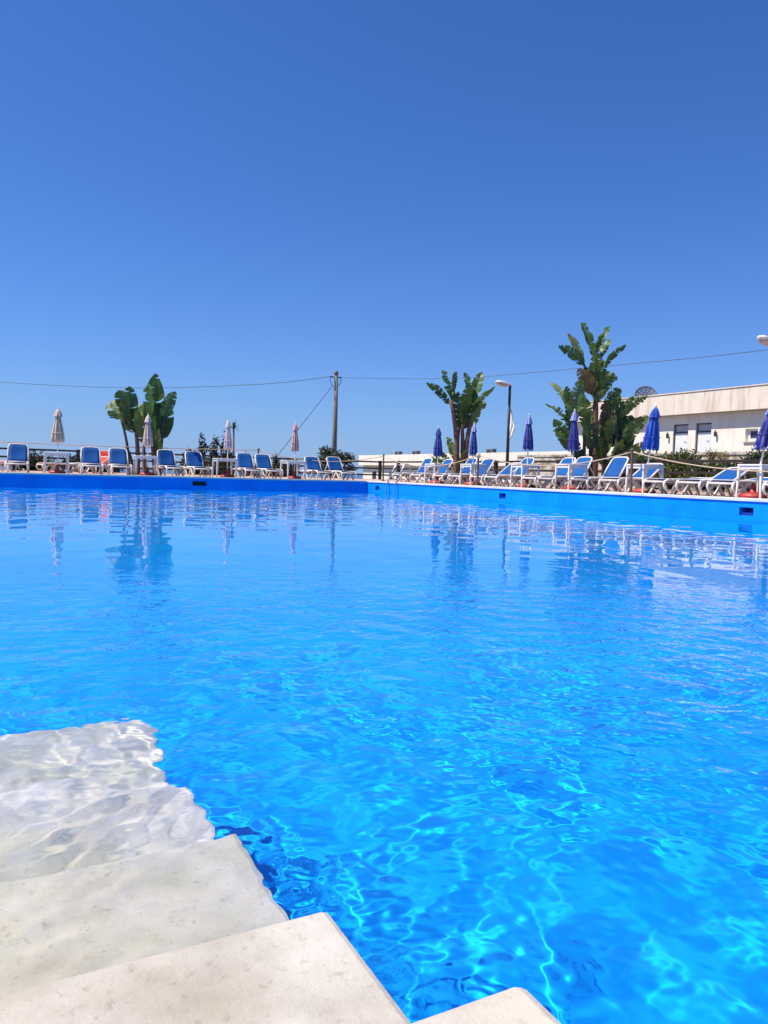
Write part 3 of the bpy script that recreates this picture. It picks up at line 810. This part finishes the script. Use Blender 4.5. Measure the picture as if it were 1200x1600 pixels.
# ------------------------------------------------------------------ lamp posts
def lamp_post(loc, H, label):
    t = thing('lamp_post', loc, label, 'lamp post', 'lamp posts along the railing')
    MB().tube([(0, 0, 0), (0, 0, H)], [.075, .055], 12).build('pole', 'lamp_pole', t, True)
    MB().lathe([(.12, 0), (.12, .03), (.085, .10)], 12).build('base', 'lamp_pole', t)
    # cobra head lying towards -X
    mb = MB(); sect = []
    prof = [(.12, .05, .05), (.02, .075, .07), (-.15, .11, .095), (-.40, .15, .12), (-.60, .145, .11), (-.72, .10, .08), (-.76, .03, .03)]
    n = 14
    for x, w, h in prof:
        for j in range(n):
            a = 2*pi*j/n
            zz = sin(a)*h; mb.v.append((x, cos(a)*w, H+.02 + (zz if zz > 0 else zz*.35) - x*.10))
    for i in range(len(prof)-1):
        for j in range(n):
            j2 = (j+1) % n; mb.f.append((i*n+j, i*n+j2, (i+1)*n+j2, (i+1)*n+j))
    mb.f.append(tuple(range(n))); mb.f.append(tuple((len(prof)-1)*n+j for j in range(n-1, -1, -1)))
    hd = mb.build('lamp_head', 'lamp_head', t, True)
    bw = MB(); pr = [(-.14, .07, .02), (-.22, .115, .07), (-.40, .135, .11), (-.58, .125, .085), (-.68, .06, .03)]
    for x, w, h in pr:
        for j in range(n):
            a = 2*pi*j/n; zz = sin(a)*h
            bw.v.append((x, cos(a)*w, H-.015 + (zz if zz < 0 else zz*.2) - x*.10))
    for i in range(len(pr)-1):
        for j in range(n):
            j2 = (j+1) % n; bw.f.append((i*n+j, i*n+j2, (i+1)*n+j2, (i+1)*n+j))
    bw.f.append(tuple(range(n))); bw.f.append(tuple((len(pr)-1)*n+j for j in range(n-1, -1, -1)))
    bw.build('bowl', 'lamp_bowl', hd, True)
    return t
lamp_post((20.03, 27.0, DECK), 4.27, 'dark lamp post with pale head and white flag, between two palms')
lamp_post((19.60, 14.12, DECK), 4.24, 'lamp post at the picture edge, only its pale head showing')
# the cloth tied to the lamp post
mb = MB(); nx_, nz_ = 6, 14
for i in range(nz_+1):
    k = i/nz_
    wd = .04 + .20*min(1, k*1.6) if k < .62 else .24*(1-(k-.62)/.38)*.8+.03
    for j in range(nx_+1):
        u = j/nx_
        mb.v.append((.02 + wd*u*.5 + .02*sin(9*u+6*k), -.08 - wd*u*.9 + .03*sin(5*k+7*u), 3.28 - 1.30*k - .10*u*(1-k)))
for i in range(nz_):
    for j in range(nx_):
        a = i*(nx_+1)+j; mb.f.append((a, a+1, a+nx_+2, a+nx_+1))
o = mb.build('flag', 'cloth_white', None, True); o.location = (20.03, 27.0, DECK)
o.modifiers.new('thickness', 'SOLIDIFY').thickness = .006
tag(o, 'limp white flag tied to the dark lamp post', 'flag')
pp = MB().box((.10, -.24, 2.58), (.13, -.16, 2.68)).build('emblem', 'dark', o)

# ------------------------------------------------------------------ plants
U_ = Vector((cos(yaw), -sin(yaw), 0)); F_ = Vector((sin(yaw), cos(yaw), 0)); Z_ = Vector((0, 0, 1))
def paddle_leaf(p0, p2, hw, q, torn, parent, mat, wide):
    # a blade on its midrib, arched outwards, split into ribbons along both sides
    t = p2-p0; L = t.length
    out = Vector((t.x, t.y, 0))
    bend = q.uniform(.05, .16)*L
    ctrl = (p0+p2)/2 + Vector((0, 0, bend)) - out*.12 + F_*q.uniform(-.1, .1)*L
    B = lambda s: p0*(1-s)**2 + ctrl*2*s*(1-s) + p2*s*s
    D = lambda s: ((ctrl-p0)*(1-s) + (p2-ctrl)*s).normalized()
    roll_ = q.uniform(-.75, .75)
    mb = MB()
    n = 11
    prof = lambda s: hw*wide*max(.02, (sin(pi*min(1, s*.93+.07)**.85))**.55)
    for side in (-1, 1):
        # tears: a few random cuts from the edge towards the midrib
        cuts = sorted(q.uniform(.06, .95) for _ in range(int(1 + torn*q.uniform(3, 9))))
        ed = [0.] + cuts + [1.]
        for s0, s1 in zip(ed[:-1], ed[1:]):
            if s1-s0 < .015: continue
            w_ = s1-s0
            gap = min(.05, w_*q.uniform(.10, .35)) if s0 > 0 or s1 < 1 else 0
            droop = q.uniform(-.1, .75)*torn*(1 if w_ < .2 else .5)
            lenf = 1 - q.uniform(0, .28)*torn*(1 if w_ < .15 else .4)
            skew = q.uniform(-.10, .25)
            m_ = max(1, int(w_/.09)); grid = []
            for i in range(m_+1):
                ss = s0 + w_*i/m_
                g = (gap*.5)*(1 - 2*i/m_)
                c = B(ss); d = D(ss)
                lat = (U_ - d*U_.dot(d))
                if lat.length < .3: lat = Z_ - d*Z_.dot(d)
                lat.normalize(); nor = lat.cross(d)
                lat2 = lat*cos(roll_) + nor*sin(roll_)
                nor2 = lat2.cross(d)*side
                row = []
                for f_ in (0, .5, 1.):
                    w = prof(min(.985, ss))*f_*lenf
                    lift = .34*w - droop*w*f_ + .02*sin(17*ss)*f_
                    row.append(c + lat2*side*w*(1-.12*abs(droop)*f_) + nor2*side*lift + d*(g*L*f_ + w*(.22+skew*torn)*f_))
                grid.append(row)
            for i in range(m_):
                a, b = grid[i], grid[i+1]
                for k in range(2):
                    if side > 0: mb.quad(a[k], a[k+1], b[k+1], b[k])
                    else: mb.quad(b[k], b[k+1], a[k+1], a[k])
    o = mb.build('leaf', mat, parent)
    rib = MB().tube([B(s) for s in (0, .25, .5, .75, .97)], [.022, .018, .013, .009, .004], 5)
    rib.build('midrib', 'leaf_bright', o)
    return o

def paddle_palm(base, leaves, trunks, label, seed, mats, extra=.5, wide=1.22, tears=(.3, .55, .8, 1.)):
    q = random.Random(seed)
    t = thing('bird_of_paradise_tree', base, label, 'tree', 'paddle-leaf palms round the pool')
    tops = []
    for k, (u0, v0, u1, v1, u2, v2, r) in enumerate(trunks):
        d0 = q.uniform(-.25, .25)
        p0 = U_*u0 + F_*d0; p1 = U_*u1 + F_*d0*.9 + Z_*v1; p2 = U_*u2 + F_*d0*.6 + Z_*v2
        pts = []; rad = []
        for i in range(13):
            s = i/12
            pts.append(p0*(1-s)**2 + (p1*2-(p0+p2)*.5)*2*s*(1-s) + p2*s*s)
            rad.append(r*(1.15-.45*s)*(1+.10*(i % 2)))
        MB().tube(pts, rad, 10).build('trunk', mats[k % len(mats)], t, True)
        tops.append((u2, v2, d0*.6))
    more = []
    for (u0, v0, u1, v1, hw) in leaves:
        if q.random() < extra:
            a = q.uniform(-.38, .38); f = q.uniform(.55, .9); du, dv = (u1-u0)*f, (v1-v0)*f
            more.append((u0+q.uniform(-.06, .06), v0+q.uniform(-.2, .05), u0+du*cos(a)-dv*sin(a), v0+du*sin(a)+dv*cos(a), hw*q.uniform(.75, 1.05)))
    for k, (u0, v0, u1, v1, hw) in enumerate(list(leaves)+more):
        j = min(range(len(tops)), key=lambda i: (tops[i][0]-u0)**2 + .5*(tops[i][1]-v0)**2 + (9 if tops[i][1] > v0+.6 else 0))
        d0 = tops[j][2] + q.uniform(-.12, .12); d1 = d0 + q.uniform(-.55, .55)
        p0 = U_*u0 + F_*d0 + Z_*v0; p1 = U_*u1 + F_*d1 + Z_*v1
        r = q.random()
        mat = 'leaf_dry' if r < .07 else 'leaf_bright' if r < .24 else 'leaf'
        lf = paddle_leaf(p0, p1, hw, q, q.choice(tears), t, mat, wide)
        # leaf stalk back to the trunk top
        tp = U_*tops[j][0] + F_*tops[j][2] + Z_*min(tops[j][1], v0+.1)
        md = (tp+p0)/2 + Vector((0, 0, -.06))
        if (tp-p0).length > .05: MB().tube([tp, md, p0], [.035, .03, .022], 6).build('stalk', 'leaf', lf, True)
    return t
LV_far = [(-0.77, 2.14, -1.41, 2.87, 0.37), (-0.73, 2.39, -1.0, 3.28, 0.22), (-0.45, 2.15, -0.46, 3.42, 0.26), (-0.31, 1.64, -0.15, 2.83, 0.27), (0.42, 1.19, 0.41, 3.99, 0.35), (0.37, 1.31, 0.18, 3.58, 0.32), (0.79, 2.19, 1.3, 3.27, 0.22), (0.78, 1.44, 0.86, 2.98, 0.3), (0.63, 0.77, 0.72, 1.81, 0.2), (0.09, 1.25, -0.12, 2.53, 0.22), (-0.52, 1.9, -0.7, 2.89, 0.22), (0.52, 1.07, 0.55, 2.8, 0.25)]
TK_far = [(-0.49, 0.1, -0.54, 1.04, -0.82, 2.14, 0.055), (-0.2, 0.1, -0.19, 0.92, -0.27, 1.74, 0.089), (0.67, 0.13, 0.74, 1.07, 0.83, 2.31, 0.074), (0.52, 0.12, 0.43, 0.94, 0.41, 1.31, 0.099), (-0.35, 0.22, -0.49, 0.74, -0.67, 1.08, 0.05), (0.18, 0.11, 0.13, 0.76, 0.09, 1.3, 0.074)]
LV_mid = [(-0.44, 3.2, -1.36, 3.96, 0.18), (-0.24, 3.3, -0.73, 4.54, 0.26), (-0.27, 3.66, -0.2, 4.5, 0.13), (0.2, 2.24, 0.57, 3.79, 0.38), (0.05, 2.24, -0.09, 3.66, 0.26), (0.47, 3.43, 0.21, 4.54, 0.18), (0.55, 3.35, 0.93, 4.54, 0.23), (0.49, 2.84, 1.36, 3.88, 0.2), (0.52, 2.58, 1.07, 3.24, 0.18), (0.61, 2.33, 0.74, 3.02, 0.18), (0.14, 2.45, 0.31, 3.98, 0.28), (-0.09, 0.86, -0.43, 1.89, 0.2), (-0.17, 0.7, -1.0, 1.39, 0.11), (-0.19, 0.6, -1.12, 0.98, 0.1), (-0.01, 0.65, 0.35, 1.43, 0.13), (0.33, 2.25, 0.07, 3.26, 0.28)]
TK_mid = [(-0.08, 0.45, -0.06, 1.67, -0.34, 3.33, 0.102), (0.22, 0.46, 0.2, 1.43, 0.15, 2.39, 0.087), (0.38, 0.46, 0.35, 1.43, 0.52, 2.58, 0.107), (0.15, 0.46, 0.02, 1.29, 0.05, 2.24, 0.066)]
LV_tall = [(-0.21, 4.2, -0.56, 5.32, 0.18), (-0.07, 4.33, 0.33, 5.18, 0.14), (-0.51, 4.07, -1.09, 4.84, 0.12), (-0.52, 3.91, -1.36, 4.43, 0.18), (0.1, 4.21, 0.46, 4.8, 0.12), (0.18, 3.93, 0.79, 4.55, 0.12), (0.07, 3.52, 0.58, 3.5, 0.2), (-0.08, 3.22, -0.17, 4.26, 0.24), (-0.04, 3.22, 0.26, 4.13, 0.2), (-0.14, 3.12, -0.46, 3.83, 0.18), (-0.19, 3.01, -0.74, 3.74, 0.24), (0.01, 2.96, 0.36, 3.53, 0.2), (-0.07, 2.75, 0.11, 3.1, 0.14), (-0.72, 2.29, -1.53, 3.34, 0.2), (-0.76, 2.19, -0.71, 3.38, 0.24), (-0.85, 2.09, -1.72, 2.63, 0.18), (-0.85, 1.93, -1.47, 1.79, 0.12), (-0.73, 1.39, -0.95, 2.49, 0.26), (-0.34, 1.9, -0.49, 2.94, 0.26), (-0.21, 1.3, -0.34, 2.4, 0.22), (0.51, 2.43, 0.65, 3.26, 0.18), (0.45, 2.37, 0.61, 3.1, 0.18), (0.69, 2.29, 1.36, 2.92, 0.16), (0.62, 1.42, 0.58, 2.69, 0.3), (0.93, 1.23, 1.09, 2.38, 0.26), (0.32, 1.21, 0.3, 2.52, 0.24), (0.75, 1.17, 1.45, 2.05, 0.1), (0.75, 0.88, 1.16, 1.54, 0.2), (0.23, 0.95, 0.15, 2.12, 0.2), (-0.54, 0.85, -0.8, 1.69, 0.18), (0.78, 1.53, 0.82, 2.84, 0.22), (0.41, 1.52, 0.21, 2.82, 0.22), (0.85, 1.5, 1.5, 2.35, .22), (0.95, .95, 1.6, 1.5, .2), (-0.85, 1.2, -1.45, 2.15, .2), (0.62, 2.0, 1.1, 2.95, .22), (0.3, 2.2, 0.5, 3.15, .18), (-0.6, 1.0, -1.15, 1.55, .18), (0.5, .8, .75, 1.6, .22)]
TK_tall = [(-0.0, 0.54, -0.02, 1.71, -0.08, 3.32, 0.101), (-0.33, 0.53, -0.37, 1.5, -0.4, 2.5, 0.052), (-0.57, 0.52, -0.63, 1.29, -0.76, 2.29, 0.061), (0.34, 0.55, 0.36, 1.32, 0.31, 2.32, 0.061), (0.64, 0.56, 0.62, 1.32, 0.55, 2.43, 0.065), (-0.12, 0.54, -0.17, 1.5, -0.26, 2.51, 0.048)]
paddle_palm((5.35, 30.9, DECK), LV_far, TK_far, 'broad paddle-leaf palm clump behind the blush parasol', 3, ['trunk_dark', 'trunk'], .12)
paddle_palm((16.75, 25.9, DECK), LV_mid, TK_mid, 'two-headed paddle-leaf palm beside the lamp post', 5, ['trunk', 'trunk'], .12, 1.0, (.6, .85, 1., 1.1))
paddle_palm((17.1, 18.45, DECK), LV_tall, TK_tall, 'tallest paddle-leaf palm clump in front of the cream building', 9, ['trunk', 'trunk_dark', 'trunk_dark'], .3, 1.05, (.55, .8, 1., 1.1))

def leaf_cloud(blobs, n, size, seed, long=1.6):
    # many small leaf faces spread through a few overlapping lobes
    rg = np.random.default_rng(seed)
    V = []; vol = np.array([b[3]*b[4]*b[5] for b in blobs]); vol = vol/vol.sum()
    pick = rg.choice(len(blobs), n, p=vol)
    d = rg.normal(size=(n, 3)); d /= np.linalg.norm(d, axis=1)[:, None]
    r = rg.random(n)**.45 * (1 + .18*rg.normal(size=n))
    b = np.array(blobs)[pick]
    c = b[:, :3] + d*r[:, None]*b[:, 3:6]
    nrm = d*.6 + rg.normal(size=(n, 3))*.7 + np.array([0, 0, .3]); nrm /= np.linalg.norm(nrm, axis=1)[:, None]
    t = np.cross(nrm, rg.normal(size=(n, 3))); t /= np.linalg.norm(t, axis=1)[:, None]
    s = np.cross(nrm, t); sz = size*(.6+.8*rg.random(n))[:, None]
    P = np.stack([c - t*sz*long/2, c + s*sz*.5, c + t*sz*long/2, c - s*sz*.5], 1).reshape(-1, 3)
    mb = MB(); mb.v = P.tolist(); mb.f = [(4*i, 4*i+1, 4*i+2, 4*i+3) for i in range(n)]
    return mb

def shrub(name, loc, blobs, n, size, mat, label, seed, cat='shrub', group=None, stem_h=.5, stem_r=.05, long=1.6):
    t = thing(name, loc, label, cat, group)
    st_ = MB(); q = random.Random(seed)
    for b in blobs[:6]:
        st_.tube([(0, 0, 0), (b[0]*.4, b[1]*.4, b[2]*.5), (b[0], b[1], b[2])], [stem_r, stem_r*.7, stem_r*.3], 6)
    st_.build('trunk' if cat == 'tree' else 'stem', 'wood', t, True)
    leaf_cloud(blobs, n, size, seed, long).build('crown', mat, t)
    return t
# dark conifers beyond the far railing
for k, (x, y, h, w, lab) in enumerate([(11.6, 50.6, 3.2, .65, 'small dark conifer, shortest of the row beyond the far railing'), (12.45, 50.0, 4.15, .75, 'dark conifer second in the row beyond the far railing'), (13.2, 49.8, 4.0, .75, 'dark conifer third in the row beyond the far railing'), (13.95, 49.5, 4.3, .85, 'tallest dark conifer in the row beside the pale pink parasol')]):
    bl = [(0, 0, .9, w*1.1, w*1.1, 1.0)] + [(rnd.uniform(-.15, .15), rnd.uniform(-.15, .15), z, w*(1.1-z/h*.85), w*(1.1-z/h*.85), .45) for z in np.linspace(1.0, h-.3, 7)]
    shrub('conifer', (x, y, -1.2), bl, 3800, .085, 'shrub_dark', lab, 20+k, 'tree', 'conifers beyond the far railing', long=2.6)
# low growth along the far railing
for k, (x, y, w, h, mat, lab) in enumerate([(1.9, 40.5, 1.0, 1.2, 'shrub', 'green bush beyond the railing behind the tan parasol'), (4.6, 41, 1.4, .9, 'shrub_dark', 'low dark bush beyond the railing behind the palm clump'), (10.4, 42, 1.6, 1.05, 'shrub_dark', 'broad dark bush at the foot of the conifers'), (13.4, 41.5, 1.2, .95, 'shrub_dark', 'dark bush beside the thin rope post'), (15.4, 42, 1.0, .95, 'shrub', 'small green bush behind the rose parasol')]):
    bl = [(rnd.uniform(-w, w)*.6, rnd.uniform(-w, w)*.4, 1.4+h*rnd.uniform(.3, .75), w*.6, w*.5, h*.55) for _ in range(6)]
    shrub('bush', (x, y, -1.2), bl, 2600, .09, mat, lab, 40+k, 'bush', 'bushes beyond the far railing')
bl = [(rnd.uniform(-1.2, 1.2), rnd.uniform(-.6, .6), 2.7+rnd.uniform(-.7, .65), .45, .4, .35) for _ in range(16)]
shrub('olive_tree', (19.9, 45.6, -1.2), bl, 2300, .10, 'olive', 'airy grey-green tree round the foot of the utility pole', 61, 'tree', stem_r=.09, long=2.4)
# spiky plants
def spiky(name, loc, h, n, ln, label, seed, wd=.05, mat='shrub', up_=.1):
    q = random.Random(seed); t = thing(name, loc, label, 'plant')
    MB().tube([(0, 0, 0), (.03, 0, h*.5), (0, 0, h)], [.09, .07, .06], 8).build('trunk', 'trunk', t, True)
    for k in range(n):
        a = 2*pi*k/n + q.uniform(-.2, .2); el = q.uniform(-.3, 1.35)+up_
        d = Vector((cos(a)*cos(el), sin(a)*cos(el), sin(el))); s = Vector((-sin(a), cos(a), 0))
        p = Vector((0, 0, h)); L = ln*q.uniform(.75, 1.1)
        m1 = p + d*L*.5 + Vector((0, 0, .04)); e = p + d*L - Vector((0, 0, .12*L))
        MB().quad(p - s*wd*.3, p + s*wd*.3, m1 + s*wd*.5, m1 - s*wd*.5).quad(m1 - s*wd*.5, m1 + s*wd*.5, e + s*.006, e - s*.006).build('leaf', mat, t)
spiky('young_palm', (14.86, 51.1, -1.2), 4.75, 26, .62, 'slim young palm behind the pale pink parasol', 71, .09)
spiky('yucca', (11.9, 38.3, DECK), .72, 26, .75, 'dark spiky yucca behind the far loungers', 72, .10, 'shrub_dark')
spiky('yucca', (13.5, 38.4, DECK), .68, 24, .7, 'spiky yucca beside the thin rope post', 73, .10, 'shrub_dark')
spiky('agave', (17.3, 28.4, DECK), .85, 26, .60, 'pale green spiky agave beside the two-headed palm', 74, .09, 'leaf_bright')
# hedge shrubs in the bed in front of the cream building
hedge = [(23.4, 23.6, 1.0, 1.15), (23.6, 22.2, 1.0, 1.2), (23.3, 21.0, 1.0, 1.25), (23.6, 19.8, 1.05, 1.15), (23.3, 18.6, 1.0, 1.2), (23.6, 17.4, 1.0, 1.05), (23.4, 16.2, 1.0, 1.0), (23.6, 15.0, 1.0, 1.05), (23.5, 13.8, 1.0, 1.2)]
for k, (x, y, w, h) in enumerate(hedge):
    h *= (1.28, 1.3, 1.25, 1.15, .95, .8, .78, .9, 1.2)[k]
    bl = [(rnd.uniform(-.5, .5), rnd.uniform(-.8, .8), h*rnd.uniform(.2, .8), w*.42, w*.5, h*.26) for _ in range(11)]
    shrub('hedge_shrub', (x, y, .40), bl, 3600, .075, 'shrub', f'{ORD[k]} leafy hedge shrub below the cream building, counted from the palms', 80+k, 'shrub', 'hedge below the cream building')
bl = [(rnd.uniform(-.45, .45), rnd.uniform(-.5, .5), 1.0+rnd.uniform(-.5, .55), .45, .45, .42) for _ in range(10)]
shrub('round_shrub', (24.5, 17.95, .40), bl, 5200, .08, 'shrub', 'tall rounded green shrub under the small window', 95)
# dry stalks standing on the terrace edge
for k, (y, h) in enumerate([(24.6, .95), (24.0, .8), (26.2, .6)]):
    t = thing('dry_plant', (28.7, y-1.0, 1.3), ['tall dry branching stalk above the stone wall', 'bent dry stalk beside the tallest one above the stone wall', 'short dry stalk above the stone wall near the doors'][k], 'plant')
    mb = MB(); q = random.Random(k)
    for j in range(9):
        a = q.uniform(0, 6.28); r = q.uniform(.1, .35)
        mb.tube([(0, 0, -.9), (r*.3*cos(a), r*.3*sin(a), h*.5), (r*cos(a), r*sin(a), h*q.uniform(.7, 1.15))], [.014, .011, .007], 5)
    mb.build('stem', 'straw', t)
    leaf_cloud([(0, 0, h*.8, .3, .3, h*.3)], 160, .05, k+7).build('leaves', 'straw', t)
